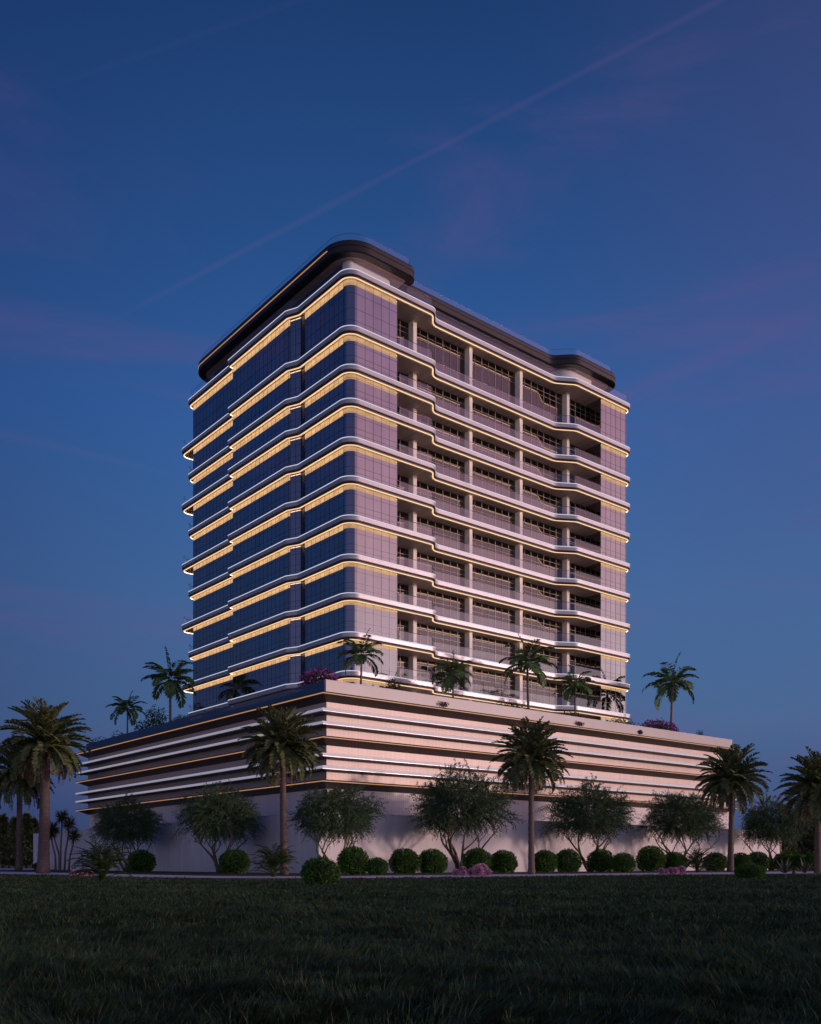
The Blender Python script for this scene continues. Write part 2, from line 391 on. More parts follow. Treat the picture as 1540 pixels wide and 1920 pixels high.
# balcony railings (front) and the ones at the far left balcony corner
front=cut(BO[False],(5.6,-.5),(35.5,-.5)); front=[(5.7,-.5)]+[p for p in front if 5.8<p[0]<35.4]+[(35.5,-.5)]
def railing(pl,z,off,h,name='balcony_railing',parent=B,mat='rail',hr=.024):
    mb=MB(); q=offs(pl,off,False); sweep(mb,q,[(0,z),(0,z+h)],False,0,True); o=mb.build(name,M[mat],parent)
    r=MB(); r.tube([(x,y,z+h) for x,y in q],hr,6); 
    r.build('handrail',M['metal'],o); return o
for i,t in enumerate(T):
    if i>0: railing(front,t-.1,.30,1.12)
    if i%2==1: railing(cut(BO[True],(4.0,34.1),(-.5,32.2)),t-.1,.22,1.1)
    elif 0<i: railing(fillet([(2.5,vL+.45),(-.35,vL+.45,.6),(-.35,vL-.4)],False),t-.1,.0,1.0)
# roof terrace railing all round the top band
tr=BO[False]; k0=min(range(len(tr)),key=lambda q:abs(tr[q][0]-(uR+.5))+abs(tr[q][1]-vL)); tr2=tr[k0:]+tr[:k0+1]
railing(tr2,T[0]-.1,.32,1.15,'roof_railing',mat='rrail',hr=.014)
# penthouse
ZS=57.3+CAMH
def wallstrip(name,pl,z0,z1,mat,closed=False,smooth=True):
    mb=MB(); sweep(mb,fillet(pl,closed,12),[(0,z0),(0,z1)],closed,0,smooth); return mb.build(name,M[mat],B)
zb=T[0]-.12
wallstrip('penthouse_wall',[(1.8,3.6),(1.8,2.6,1.5),(7.3,2.6,1.0),(7.3,6.0)],zb,ZS,'white')
# keep the near corner rounded: a second outline with a large radius
wallstrip('penthouse_wall',[(30.6,6.0),(31.6,6.0,.8),(32.6,2.6,1.8),(37.0,2.6),(37.0,29.5)],zb,ZS,'white')
pg=[(1.8,29.5),(1.8,3.6)]
o=curtain('penthouse_glazing',pg,zb,ZS,.9,(1.1,2.3))
o=curtain('penthouse_glazing',[(7.3,6.0),(30.6,6.0)],zb,ZS,.98,(1.1,2.3))
wallstrip('penthouse_wall',[(37.0,29.5),(1.8,29.5)],zb,ZS,'white',smooth=False)
CO=fillet([(.1,.9,3.2),(9.1,.9,1.45),(9.1,3.3,.7),(30.9,3.3,1.3),(32.9,1.25,2.2),(41.1,1.25,2.0),(41.1,32.2,2.0),(.1,32.2,2.6)],seg=14)
mb=MB(); z=ZS
prof=[(.9,z-.0),(.12,z-.02),(.0,z+.06),(-.0,z+.50),(.05,z+.52),(.05,z+.60),(.0,z+.62),(0,z+.98),(.06,z+1.1),(.5,z+1.12)]
sweep(mb,CO,prof,True,0,True); cap(mb,offs(CO,.5),z+1.12,0,True)
can=mb.build('roof_canopy',M['canopy'],B)
s=MB(); cap(s,offs(CO,.85),z+.0,0,False); s.build('soffit',M['copper'],can)
pc=cut(CO,(2.2,32.2),(.1,3.9)); w=MB(); ring(w,pc,-.03,.03,z+.52,z+.60,False); w.build('amber_light',M['warm_dim'],can)
c2=CO[40:]+CO[:41]; railing(c2,z+1.1,.45,.85,'canopy_railing',mat='rrail',hr=.014)
# ------------------------------------------------------------------ podium
PU0,PV0,PU1,PV1=-7.2,-6.95,50.1,45.4
POD=[(PU0,PV0),(PU1,PV0),(PU1,PV1),(PU0,PV1)]
zl=[13.59,10.08,6.60]; zl=[a+CAMH for a in zl]
def strip(name,pl,z0,z1,mat,parent=B):
    mb=MB(); sweep(mb,pl,[(0,z0),(0,z1)],True,0,False); return mb.build(name,M[mat],parent)
strip('podium_cladding',POD,zl[2]-.3,zl[0]+.1,'ribs')
mb=MB(); cap(mb,POD,DECK,0,True); cap(mb,POD,zl[2]-.31,0,False); mb.build('podium_deck',M['path'],B)
strip('podium_base_wall',[(PU0,PV0),(PU1+.9,PV0),(PU1+.9,42.6),(PU0,42.6)],0,zl[2]-.3,'basewall')
for (cu,cv) in ((PU0+.55,PV1-.55),(PU1-.6,PV1-.6)):
    mb=MB(); pl=[(cu+.5*math.cos(a),cv+.5*math.sin(a)) for a in [k*math.pi/8 for k in range(16)]]
    sweep(mb,pl,[(0,0),(0,zl[2]-.3)],True,0,True); mb.build('podium_column',M['column'],B)
for z in zl:
    mb=MB(); sweep(mb,POD,[(.02,z+.16),(-1.1,z+.10),(-1.15,z+.02),(-1.10,z-.02),(-1.0,z-.03),(-.95,z-.06),(.02,z-.52)],True,0,False)
    L=mb.build('podium_ledge',M['ledge'],B)
    w=MB(); ring(w,POD,-1.125,-1.02,z-.06,z+.005); w.build('amber_light',M['warm_dim'],L)
for zt in (12.38,11.33,8.80,7.80):
    z=zt+CAMH; mb=MB()
    sweep(mb,POD,[(.02,z+.02),(-1.08,z+.02),(-1.12,z-.01),(-1.12,z-.25),(-1.08,z-.275),(-1.0,z-.275)],True,0,False)
    sweep(mb,POD,[(-1.0,z-.277),(.02,z-.32)],True,1,False)
    f=mb.build('podium_fin',[M['fin'],M['ledge']],B)
    w=MB(); ring(w,POD,-1.14,-1.10,z-.225,z-.015); w.build('fin_light',M['fin_led'],f)
# parapet: stone towards the right street, dark glass on the left side
P0,P1=13.72+CAMH,14.80+CAMH
mb=MB(); mb.box(PU0-.25,PU1+1.0,PV0-.28,PV0+.0,P0,P1); mb.box(PU1+.75,PU1+1.0,PV0+.002,PV1,P0,P1)
pp=mb.build('parapet',M['parapet'],B)
mb=MB(); mb.box(PU0-.27,PU1+1.02,PV0-.30,PV0+.02,P1,P1+.03); mb.build('coping',M['white'],pp)
mb=MB(); mb.box(PU0-.22,PU0-.18,PV0+.01,PV1,P0,P1+.0); gl=mb.build('glass_balustrade',M['navy'],B)
mb=MB(); mb.box(PU0-.24,PU0-.16,PV0+.01,PV1,P0-.12,P0-.002); mb.build('base_rail',M['metal'],gl)
mb=MB(); mb.box(PU0+.05,PU0+2.4,PV0+1.5,30,DECK+.004,DECK+.45); mb.box(PU0+1.5,PU1-3,PV0+.3,PV0+2.2,DECK+.004,DECK+.5)
mb.build('planter',M['soil'],B)

# ------------------------------------------------------------------ boundary wall
FV,FU=-9.11,-9.39
mb=MB(); q=[(FU,FV),(58.9,FV),(58.9,FV+.3),(FU+.3,FV+.3),(FU+.3,59.4),(FU,59.4)]
vs=[(x,y,0) for x,y in q]+[(x,y,4.75) for x,y in q]
mb.add(vs,[(k,(k+1)%6,6+(k+1)%6,6+k) for k in range(6)]+[(6,7,8,9,10,11)])
o=mb.build('boundary_wall',M['rock']); o.location=(XC,YC,0); o.rotation_euler=(0,0,ANG)
tag(o,'long plain pale wall wrapping round the foot of the podium behind the trees','wall')
mb=MB(); q=[(FU-.03,FV-.03),(58.93,FV-.03),(58.93,FV+.33),(FU+.33,FV+.33),(FU+.33,59.43),(FU-.03,59.43)]
vs=[(x,y,4.752) for x,y in q]+[(x,y,4.80) for x,y in q]
mb.add(vs,[(k,(k+1)%6,6+(k+1)%6,6+k) for k in range(6)]+[(6,7,8,9,10,11),(5,4,3,2,1,0)])
mb.build('coping',M['rock'],o)

# ------------------------------------------------------------------ ground
def sheet(name,pts,z,mat,kind='structure'):
    mb=MB(); mb.add([(x,y,z) for x,y in pts],[tuple(range(len(pts)))]); return tag(mb.build(name,M[mat]),kind=kind)
sheet('ground',[(-2500,-600),(2500,-600),(2500,4000),(-2500,4000)],0,'soil')
nu,nv,fu,fv=-29.4,-32.9,-23.4,-23.4
pl=fillet([(80,nv),(80,fv),(fu,fv,7),(fu,105),(nu,105),(nu,nv,16)],seg=14)
sheet('path',[W(*p) for p in pl],.012,'path')
sheet('pavement',[at(-60,118),at(64,118),at(64,150),at(-60,150)],.012,'path')

# ------------------------------------------------------------------ lawn blades
def in_lawn(x,y):
    dx,dy=x-XC,y-YC; u=dx*CA+dy*SA; v=-dx*SA+dy*CA
    return (u<nu)|(v<nv)
NB=330000
d=3.6*np.exp(rng.random(NB)*math.log(62/3.6)); a=(rng.random(NB)*2-1)*.60
x=d*np.tan(a)+ (rng.random(NB)-.5)*3; y=d
k=in_lawn(x,y); x=x[k]; y=y[k]; d=d[k]; n=len(x)
def hum(x,y):
    return (np.sin(x*1.9+1.3*np.sin(y*1.1))*np.sin(y*2.3+x*.7)+.6*np.sin(x*4.1+y*3.3)*np.sin(y*5.2-x*1.7))/1.6
hh=hum(x,y)
# gather blades into tufts
x+= .06*np.sin(7*x+3*y); y+=.06*np.sin(6*y-4*x)
big=np.sin(x*.62+2.1*np.sin(y*.31))*np.sin(y*.55+1.7*np.sin(x*.4))
cx_=np.floor(x*7+.8*np.sin(y*9)); cy_=np.floor(y*7+.8*np.sin(x*8)); tuft=np.abs(np.sin(cx_*12.9898+cy_*78.233)*43758.5453)%1
hgt=(.050+.030*hh+.012*big+.045*tuft**2+.018*rng.random(n)+.06*(rng.random(n)<.012))*(1+.15*rng.random(n))
wid=np.maximum(.0045,.00085*d)*(.8+.5*rng.random(n))
th=rng.random(n)*2*math.pi; lean=.25+.5*rng.random(n)+.25*hh+.5*tuft; th=th*.55+tuft*6.283*.8
lean_dir=np.stack([np.cos(th)+.5*np.sin(x*.9+y*.4),np.sin(th)+.5*np.cos(y*.8)],1)
tip=np.stack([x+lean_dir[:,0]*lean*hgt,y+lean_dir[:,1]*lean*hgt,hgt],1)
base=np.stack([x,y,np.zeros(n)-.002],1); mid=base*.5+tip*.5+np.array([0,0,1])*(hgt*.14)[:,None]
sd=np.stack([-np.sin(th),np.cos(th),np.zeros(n)],1)*wid[:,None]*.5
q=np.stack([base-sd,base+sd,mid+sd*.85,mid-sd*.85],1); q2=np.stack([mid-sd*.85,mid+sd*.85,tip+sd*.08,tip-sd*.08],1)
me=quads_mesh('lawn_grass',np.concatenate([q,q2],1).reshape(-1,4,3)); 
o=link('lawn_grass',me,None,[M['grass']]); tag(o,'dark tufted lawn filling the foreground','grass',kind='stuff')

# ------------------------------------------------------------------ vegetation builders
def frond(n_st,L,az,el,droop,leafL,leafW,vee=.45,fwd=.9,gap=0.06,curl=0.0):
    """returns leaf quads and rachis points of one pinnate frond starting at the origin"""
    pts=[];p=np.zeros(3);e=el
    ds=L/n_st
    hd=np.array([math.cos(az),math.sin(az),0]); sidev=np.array([-math.sin(az),math.cos(az),0])
    Q=[];tw=curl
    for i in range(n_st+1):
        t=i/n_st; pts.append(p.copy())
        dvec=hd*math.cos(e)+np.array([0,0,1])*math.sin(e)
        upv=-hd*math.sin(e)+np.array([0,0,1])*math.cos(e)
        if t>gap:
            ll=leafL*(math.sin(math.pi*(.12+.83*t))**.6)*random.uniform(.85,1.1)
            for sgn in (-1,1):
                dd=sidev*sgn*1.0+dvec*(fwd*(.6+.7*t))+upv*vee+np.array([0,0,-.25*random.random()])+np.array([random.uniform(-.12,.12) for _ in range(3)])
                Q.append((p+dvec*random.uniform(0,ds),dd,ll,leafW))
        p=p+dvec*ds; e-=droop/n_st*(.4+1.3*t)
    P=np.array([q[0] for q in Q]);D=np.array([q[1] for q in Q]);LL=np.array([q[2] for q in Q]);WW=np.array([q[3] for q in Q])
    return leafquads(P,D,LL,WW,up=np.tile(upv+hd*.3,(len(Q),1))+rng.normal(size=P.shape)*.4),pts
def date_crown(seed):
    random.seed(seed); quads=[]; mb=MB()
    n=84
    for i in range(n):
        t=i/(n-1); az=i*2.39996+random.uniform(-.2,.2)
        el=R(86-112*t**1.05+random.uniform(-7,7)); L=random.uniform(2.9,3.4)*(1-.12*t)
        q,p=frond(38,L,az,el,R(46+26*t+random.uniform(-8,8)),.60,.12)
        quads.append(q); mb.tube([tuple(a) for a in p[::6]],[.032*(1-.8*k/len(p[::6])) for k in range(len(p[::6]))],4)
    return quads_mesh('crown',np.concatenate(quads)),mb
def dead_crown(seed):
    random.seed(seed); quads=[]
    for i in range(15):
        az=i*2.4+random.uniform(-.3,.3)
        q,p=frond(24,random.uniform(2.4,3.0),az,R(random.uniform(-38,-18)),R(75),.30,.06,vee=-.2,fwd=1.5)
        quads.append(q)
    return quads_mesh('dead_fronds',np.concatenate(quads))
def queen_crown(seed):
    random.seed(seed); quads=[]
    els=[78,66,60,56,50,46,40,36,32,27,22,17,11,5,-2,-9,-18,-28]
    for i,e in enumerate(els):
        az=i*2.39996+random.uniform(-.2,.2)
        q,p=frond(30,random.uniform(2.2,2.7),az,R(e+8),R(80 if i else 35),.76 if i else .22,.15,vee=-.25,fwd=.8,gap=.14)
        quads.append(q)
        P=np.array(p[:-1:2]);P2=np.array(p[1::2])[:len(P)]; quads.append(leafquads(P,P2-P+1e-5,np.linalg.norm(P2-P,axis=1)*3,np.full(len(P),.05)))
    return quads_mesh('crown',np.concatenate(quads))
def trunk_mesh(name,H,r0,r1,lean=.0,rings=.25,amp=.012,n=14,bulge=0):
    random.seed(int(H*100)); mb=MB(); k=max(6,int(H/rings)); pts=[];rad=[]
    for i in range(k+1):
        t=i/k; pts.append((lean*math.sin(t*1.7),lean*.5*t*t,H*t))
        rad.append((r0+(r1-r0)*t)*(1+bulge*math.exp(-t*9))+amp*(1 if i%2 else -1))
    mb.tube(pts,rad,n); me=bpy.data.meshes.new(name); me.from_pydata(mb.v,[],mb.f); me.update()
    me.polygons.foreach_set('use_smooth',[True]*len(me.polygons)); return me,pts[-1]
dc=[date_crown(3),date_crown(8)]; dcm=[c[0] for c in dc]; drm=[]
for me,mb in dc:
    me.materials.append(M['datepalm']); m2=bpy.data.meshes.new('frond_ribs'); m2.from_pydata(mb.v,[],mb.f); m2.materials.append(M['datepalm']); drm.append(m2)
dead=[dead_crown(4),dead_crown(9)]
for m_ in dead: m_.materials.append(M['dead'])
def date_palm(xy,h,s,var,rz,label,r0=.25):
    t=empty('date_palm',(xy[0],xy[1],0),rz,s,label=label,cat='palm tree',group='date palms along the street')
    H=h/s; me,top=trunk_mesh('trunk',H,r0,r0*.78,lean=.12,amp=.010,bulge=.25); link('trunk',me,t,[M['bark']])
    for nm,mm in(('crown',dcm[var]),('frond_ribs',drm[var]),('dead_fronds',dead[var])):
        c=link(nm,mm,t); c.location=(top[0],top[1],H-(0 if nm!='dead_fronds' else .15))
    return t
date_palm(at(81,72),9.75,1.18,0,.3,'thick-trunked tall date palm at the far left before the end of the wall',.36)
date_palm(at(35,108),10.6,1.45,1,1.2,'date palm at the left edge partly hidden behind a nearer thicker palm',.24)
date_palm(at(533,63),8.4,.98,1,2.3,'date palm standing before the podium corner beside the low bamboo palm',.25)
date_palm(at(997,65.7),7.9,.97,0,4.1,'date palm in the middle between two pairs of round bushes',.22)
date_palm(at(1370,86),8.2,1.16,1,5.0,'date palm in front of the right end of the podium',.24)
date_palm(at(1534,76),6.55,1.12,0,.9,'date palm at the right edge against dark woodland',.24)
qc=[queen_crown(5),queen_crown(12)]
for m_ in qc: m_.materials.append(M['royal'])
def queen_palm(xy,h,s,var,rz,label):
    t=empty('queen_palm',(xy[0],xy[1],DECK+.3),rz,s,label=label,cat='palm tree',group='palms on the podium terrace')
    H=(h-.3)/s; me,top=trunk_mesh('trunk',H,.11,.085,lean=.1,amp=.004,rings=.2,n=10); link('trunk',me,t,[M['pbark']])
    mb=MB(); mb.tube([(top[0],top[1],H-.5),(top[0],top[1],H-.2),(top[0],top[1],H+.12)],[.09,.12,.05],8); mb.build('crownshaft',M['royal'],t)
    c=link('crown',qc[var],t); c.location=(top[0],top[1],H)
queen_palm(on_v(676,-4.6),4.0,.96,0,.2,'small palm on the terrace in front of the rounded glass corner of the tower')
queen_palm(on_v(850,-4.6),3.7,.92,1,1.4,'small palm on the terrace, second from the podium corner on the right side')
queen_palm(on_v(992,-4.6),6.0,1.3,0,2.6,'largest terrace palm rising before the tower balconies')
queen_palm(on_v(1080,-4.6),4.6,.98,1,3.3,'low terrace palm beside a hedge near the right end of the tower')
queen_palm(on_v(1258,-4.6),7.0,1.42,1,5.5,'tall terrace palm alone against the sky right of the tower')
queen_palm(on_u(320,-4.6),6.3,1.42,0,4.4,'tall terrace palm against the sky left of the tower, touching its edge')
queen_palm(on_u(238,-4.6),4.7,1.02,1,.8,'small terrace palm near the left end of the podium')

# feathery multi-stem trees
def verde(seed):
    random.seed(seed); r=np.random.default_rng(seed); mb=MB(); tips=[]
    def grow(p,d,L,rad,lev):
        pts=[p];q=Vector(p);dd=Vector(d).normalized();rr=[rad]
        n=5
        for k in range(n):
            dd=(dd+Vector((random.uniform(-.22,.22),random.uniform(-.22,.22),random.uniform(-.06,.14)))).normalized()
            q=q+dd*L/n; pts.append(tuple(q)); rr.append(rad*(1-.5*(k+1)/n))
        mb.tube(pts,rr,7 if lev<2 else 5)
        if lev<3:
            for j in range(3 if lev else 2):
                a=random.uniform(0,6.28); sp=Vector((math.cos(a),math.sin(a),random.uniform(.1,.7)))
                grow(pts[-1] if j==0 else pts[-2],dd*.8+sp*.75,L*.68,rr[-1]*.88,lev+1)
        else: tips.append(tuple(q))
    for i in range(5):
        a=i*1.257+random.uniform(-.3,.3); s=random.uniform(.35,.75)
        grow((.12*math.cos(a),.12*math.sin(a),0),(math.cos(a)*s,math.sin(a)*s,1),2.5,.175,0)
    # crown sprays
    N=1500; u=r.normal(size=(N,3)); u/=np.linalg.norm(u,axis=1,keepdims=True)
    rad=r.random(N)**.38
    lump=1+.20*np.sin(u[:,0]*4.2+seed)*np.cos(u[:,1]*3.7)+.16*np.sin(u[:,2]*6+u[:,0]*5+seed)
    C=np.array([.1,0,5.45]); sc3=np.array([3.3,3.3,2.2])
    P=u*rad[:,None]*lump[:,None]*sc3; P[:,2]=np.where(P[:,2]<-1.0,-1.0-(-1.0-P[:,2])*.35,P[:,2]); P[:,:2]*=(1-.07*np.clip(P[:,2],0,3))[:,None]; P=P+C
    out=u*np.array([1,1,.75])+np.array([0,0,.15])
    Dr=out+r.normal(size=(N,3))*.55; Dr/=np.linalg.norm(Dr,axis=1,keepdims=True)
    K=30; quads=[]
    Lr=.8+.9*r.random(N)**2
    for k in range(K):
        t=(k+.5)/K
        pp=P+Dr*(Lr*t)[:,None]+np.array([0,0,-.35])*(t*t)
        dd=Dr+r.normal(size=(N,3))*.75+np.array([0,0,-.25*t])
        quads.append(leafquads(pp,dd,.17+.1*r.random(N),np.full(N,.046)))
    # twigs
    quads.append(leafquads(P,Dr,Lr,np.full(N,.02)))
    me=bpy.data.meshes.new('trunk'); me.from_pydata(mb.v,[],mb.f); me.polygons.foreach_set('use_smooth',[True]*len(me.polygons)); me.materials.append(M['branch'])
    cr=quads_mesh('crown',np.concatenate(quads)); cr.materials.append(M['verde']); return me,cr
vm=[verde(21),verde(34),verde(55)]
def verde_tree(xy,s,var,rz,label):
    t=empty('feathery_tree',(xy[0],xy[1],0),rz,s,label=label,cat='tree',group='feathery trees before the wall')
    link('trunk',vm[var][0],t); link('crown',vm[var][1],t)
verde_tree(on_u(238,-13.5),.86,0,.4,'small feathery tree left of the others, behind the large bamboo palm')
verde_tree(on_u(411,-13.5),.86,1,1.9,'feathery tree before the left-hand wall with one round bush at its foot')
verde_tree(at(632,65.5),.77,2,3.0,'feathery tree standing at the corner of the pale wall')
verde_tree(on_v(862,-13.5),1.03,1,.9,'largest feathery tree, with mauve flower balls at its foot')
verde_tree(on_v(1108,-13.5),1.0,0,2.2,'feathery tree just right of the middle date palm')
verde_tree(on_v(1278,-13.5),1.0,2,4.8,'feathery tree behind the row of five mauve flower balls')
verde_tree(on_v(1447,-13.5),.98,1,5.9,'feathery tree at the right end of the pale wall')

# clipped round bushes
def ball(seed,N=3600,flat=.92):
    r=np.random.default_rng(seed); u=r.normal(size=(N,3)); u/=np.linalg.norm(u,axis=1,keepdims=True); u=u[u[:,2]>-.8]
    lump=1+.035*np.sin(u[:,0]*6+seed)*np.cos(u[:,1]*7)+.03*np.sin(u[:,2]*9+u[:,0]*4)+.03*np.sin(u[:,0]*17)*np.sin(u[:,1]*15+u[:,2]*13)
    P=u*(lump*(.86+.13*r.random(len(u))))[:,None]; P[:,2]*=flat; P[:,2]+=flat*.88
    q=leafquads(P,u+r.normal(size=u.shape)*.75,.11+.07*r.random(len(u)),np.full(len(u),.06))
    me=quads_mesh('foliage',q); me.materials.append(M['box']); 
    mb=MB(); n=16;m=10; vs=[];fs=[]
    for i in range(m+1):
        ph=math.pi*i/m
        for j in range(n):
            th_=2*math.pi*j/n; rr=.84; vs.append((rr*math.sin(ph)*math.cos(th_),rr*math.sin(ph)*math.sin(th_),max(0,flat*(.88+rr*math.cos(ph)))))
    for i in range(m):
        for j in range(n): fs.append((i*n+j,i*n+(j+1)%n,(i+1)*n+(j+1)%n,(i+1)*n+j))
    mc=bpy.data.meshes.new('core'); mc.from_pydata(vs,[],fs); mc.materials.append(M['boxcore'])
    return me,mc
bm=[ball(1),ball(2),ball(3)]
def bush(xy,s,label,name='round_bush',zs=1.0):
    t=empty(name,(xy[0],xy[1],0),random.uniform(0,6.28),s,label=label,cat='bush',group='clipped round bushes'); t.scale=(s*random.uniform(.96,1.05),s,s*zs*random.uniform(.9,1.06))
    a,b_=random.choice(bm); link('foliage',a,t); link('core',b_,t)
def pxs(xy,wpx): return wpx*xy[1]/F/2
BL=[(-16.5,'u',265,50,'round bush under the leftmost feathery tree'),
(-16.5,'u',440,56,'round bush right of the trunk of the second feathery tree from the left'),
(-21,'v',663,58,'round bush right of the trunk of the corner tree'),
(-22,'v',708,40,'smallest round bush in the row, between the corner tree and the first close pair'),
(-17,'v',759,57,'left bush of the close pair left of the largest feathery tree'),
(-17,'v',811,55,'right bush of the close pair left of the largest feathery tree'),
(-17,'v',895,52,'round bush right behind the mauve flowers of the largest feathery tree'),
(-17,'v',944,51,'round bush between the flower cluster and the middle date palm'),
(-17,'v',1021,48,'round bush touching the right side of the middle date palm trunk'),
(-17,'v',1065,49,'round bush left of the trunk of the tree next to the middle date palm'),
(-17,'v',1127,49,'round bush right of the trunk of the tree next to the middle date palm'),
(-20,'v',1169,44,'round bush set forward on the path edge between two feathery trees'),
(-17,'v',1221,52,'round bush behind the left end of the row of five flower balls'),
(-17,'v',1264,46,'round bush behind the right end of the row of five flower balls'),
(-17,'v',1342,44,'round bush between the small bamboo palm and the right date palm'),
(-17,'v',1389,42,'round bush immediately right of the right date palm trunk'),
(-17,'v',1421,42,'round bush just behind the low dark bush on the lawn at the right'),
(-15,'v',1470,40,'round bush at the foot of the last feathery tree on the right'),
(-17,'v',1500,38,'round bush behind the pale agave'),
(-24,'v',1531,44,'round bush at the right edge beneath the rightmost date palm')]
for off,ax,px,w,lb in BL:
    xy=on_u(px,off) if ax=='u' else on_v(px,off); bush(xy,pxs(xy,w)*1.01,lb)
xy=at(602,32); bush(xy,pxs(xy,72),'largest round bush, standing forward on the lawn by the wall corner',zs=.86)
xy=at(1407,47); bush(xy,pxs(xy,55),'low dark round bush standing forward on the lawn at the right',zs=.66)
xy=at(70,118); bush(xy,pxs(xy,16),'tiny round bush at the foot of the far left end of the wall')

# arching bamboo palms
def areca(seed,N=26,H=2.2,spread=1.0):
    random.seed(seed); quads=[]; st=MB()
    for i in range(N):
        az=random.uniform(0,6.28); hb=random.uniform(.1,.9)*H*.55; 
        el=R(random.uniform(25,85)); L=random.uniform(.9,1.5)*H*.55
        q,p=frond(15,L,az,el,R(random.uniform(40,95)),.30,.042,vee=.1,fwd=1.0,gap=.15)
        off=np.array([.25*math.cos(az)*spread*random.random(),.25*math.sin(az)*spread*random.random(),hb]); quads.append(q+off)
        st.tube([(off[0]*.4,off[1]*.4,0),tuple(off)]+[tuple(np.array(a)+off) for a in p[3::4]],.014,4)
    me=quads_mesh('fronds',np.concatenate(quads)); me.materials.append(M['areca'])
    m2=bpy.data.meshes.new('canes'); m2.from_pydata(st.v,[],st.f); m2.materials.append(M['areca']); return me,m2
am=[areca(3,110),areca(4,90)]
def areca_palm(xy,s,var,rz,label):
    t=empty('bamboo_palm',(xy[0],xy[1],0),rz,s,label=label,cat='plant',group='low bamboo palms'); link('fronds',am[var][0],t); link('canes',am[var][1],t)
areca_palm(at(192,39),.82,0,.6,'large spreading bamboo palm on the lawn at the left, in front of the path')
areca_palm(at(513,53),.92,1,2.0,'bushy bamboo palm at the foot of the date palm near the podium corner')
areca_palm(on_v(1308,-24),1.02,1,4.0,'upright bamboo palm between two round bushes at the right')
# dracaena cluster
def dracaena(xy,spec,label):
    t=empty('dracaena',(xy[0],xy[1],0),0,1,label=label,cat='plant')
    for (bx,tx,h,s) in spec:
        mb=MB(); mb.tube([(bx,0,0),(bx*.85+tx*.15,.1,h*.4),(tx*.8+bx*.2,.05,h*.75),(tx,0,h)],[.13,.10,.085,.07],8); mb.build('stem',M['pbark'],t)
        n=190; u=rng.normal(size=(n,3)); u/=np.linalg.norm(u,axis=1,keepdims=True); u[:,2]=u[:,2]*.95+.12
        P=np.tile(np.array([tx,0,h]),(n,1))+np.stack([np.zeros(n),np.zeros(n),rng.normal(size=n)*.16],1); me=quads_mesh('leaf_head',leafquads(P,u,s*(.75+.4*rng.random(n)),np.full(n,.075))); link('leaf_head',me,t,[M['dracaena']])
xy=on_u(118,-16); sc_=xy[1]/F
dracaena(xy,[(-.75,-1.25,(1634-1563)*sc_,.95),(-.35,-1.0,(1634-1556)*sc_,.9),(-.3,-.1,(1634-1533)*sc_,.9),(.15,.65,(1634-1546)*sc_,1.0),(.6,1.15,(1634-1568)*sc_,.95)],'cluster of slim stems with spiky leaf heads before the left wall end')
# agave
n=70; az=rng.random(n)*6.28; el=rng.random(n)*1.2+.15
D=np.stack([np.cos(az)*np.cos(el),np.sin(az)*np.cos(el),np.sin(el)],1); P=np.zeros((n,3)); P[:,2]=.05
P[:35,0]-=.7;P[35:,0]+=.8
xy=at(1490,70); t=empty('agave',(xy[0],xy[1],0),0,1,label='pale grey-green agave with spreading leaves at the right',cat='plant')
link('leaves',quads_mesh('leaves',leafquads(P,D,.75+.6*rng.random(n),np.full(n,.16),np.tile([0,0,1.],(n,1)))),t,[M['agave']])
mb=MB(); mb.tube([(0,0,0),(0,0,.3)],[.18,.12],8); mb.build('stalk',M['agave'],t)
# mauve flower balls
def flower(seed):
    r=np.random.default_rng(seed); n=700; u=r.normal(size=(n,3)); u/=np.linalg.norm(u,axis=1,keepdims=True)
    P=u*.86; P[:,2]+=.9; me=quads_mesh('petals',leafquads(P,u+r.normal(size=u.shape)*.8,np.full(n,.22),np.full(n,.16))); me.materials.append(M['mauve']); return me
fm=[flower(1),flower(2)]
cm=bpy.data.meshes.new('core'); cm.from_pydata([(x*.8,y*.8,.9+z*.8) for x,y,z in [(0,0,-1),(1,0,0),(0,1,0),(-1,0,0),(0,-1,0),(0,0,1)]],[],[(0,2,1),(0,3,2),(0,4,3),(0,1,4),(5,1,2),(5,2,3),(5,3,4),(5,4,1)]); cm.materials.append(M['hang'])
def flowerball(px,Y,w,label,group):
    xy=at(px,Y); s=w*Y/F/2*1.12; t=empty('flower_ball',(xy[0],xy[1],0),random.uniform(0,6),s,label=label,cat='flower',group=group); link('petals',random.choice(fm),t); link('core',cm,t)
g='mauve flower balls under the largest feathery tree'
for px,Y,w,lb in ((855,58,13,'leftmost mauve flower ball in the cluster below the largest feathery tree'),(868,59.5,17,'pinkish mauve flower ball behind two smaller ones, left part of the central cluster'),(870,57.5,11,'little mauve flower ball in front of the second one of the central cluster'),
    (884,58.5,14,'bluish mauve flower ball left of the biggest one in the central cluster'),(896,58,21,'biggest mauve flower ball, centre of the cluster below the largest feathery tree'),(904,59.4,22,'large mauve flower ball half behind the biggest one'),(915,57.6,12,'rightmost mauve flower ball of the central cluster')): flowerball(px,Y,w,lb,g)
g='row of mauve flower balls on the right'
for px,Y,w,lb in ((1241,67,12,'first from the left in the right-hand row of five flower balls'),(1250,66.2,10,'smallest of the right-hand row of five flower balls'),(1259,67.3,13,'middle one of the right-hand row of five flower balls'),(1267,66.3,13,'second from the right in the right-hand row of five flower balls'),(1279,66.8,15,'last on the right in the right-hand row of five flower balls')): flowerball(px,Y,w,lb,g)
g='mauve flower balls beside the large bamboo palm'
for px,Y,w,lb in ((138,52,14,'flower ball farthest left on the lawn by the large bamboo palm'),(156,52.5,15,'flower ball in the middle of the three left of the large bamboo palm'),(168,53,14,'pale pink flower ball tucked against the large bamboo palm')): flowerball(px,Y,w,lb,g)

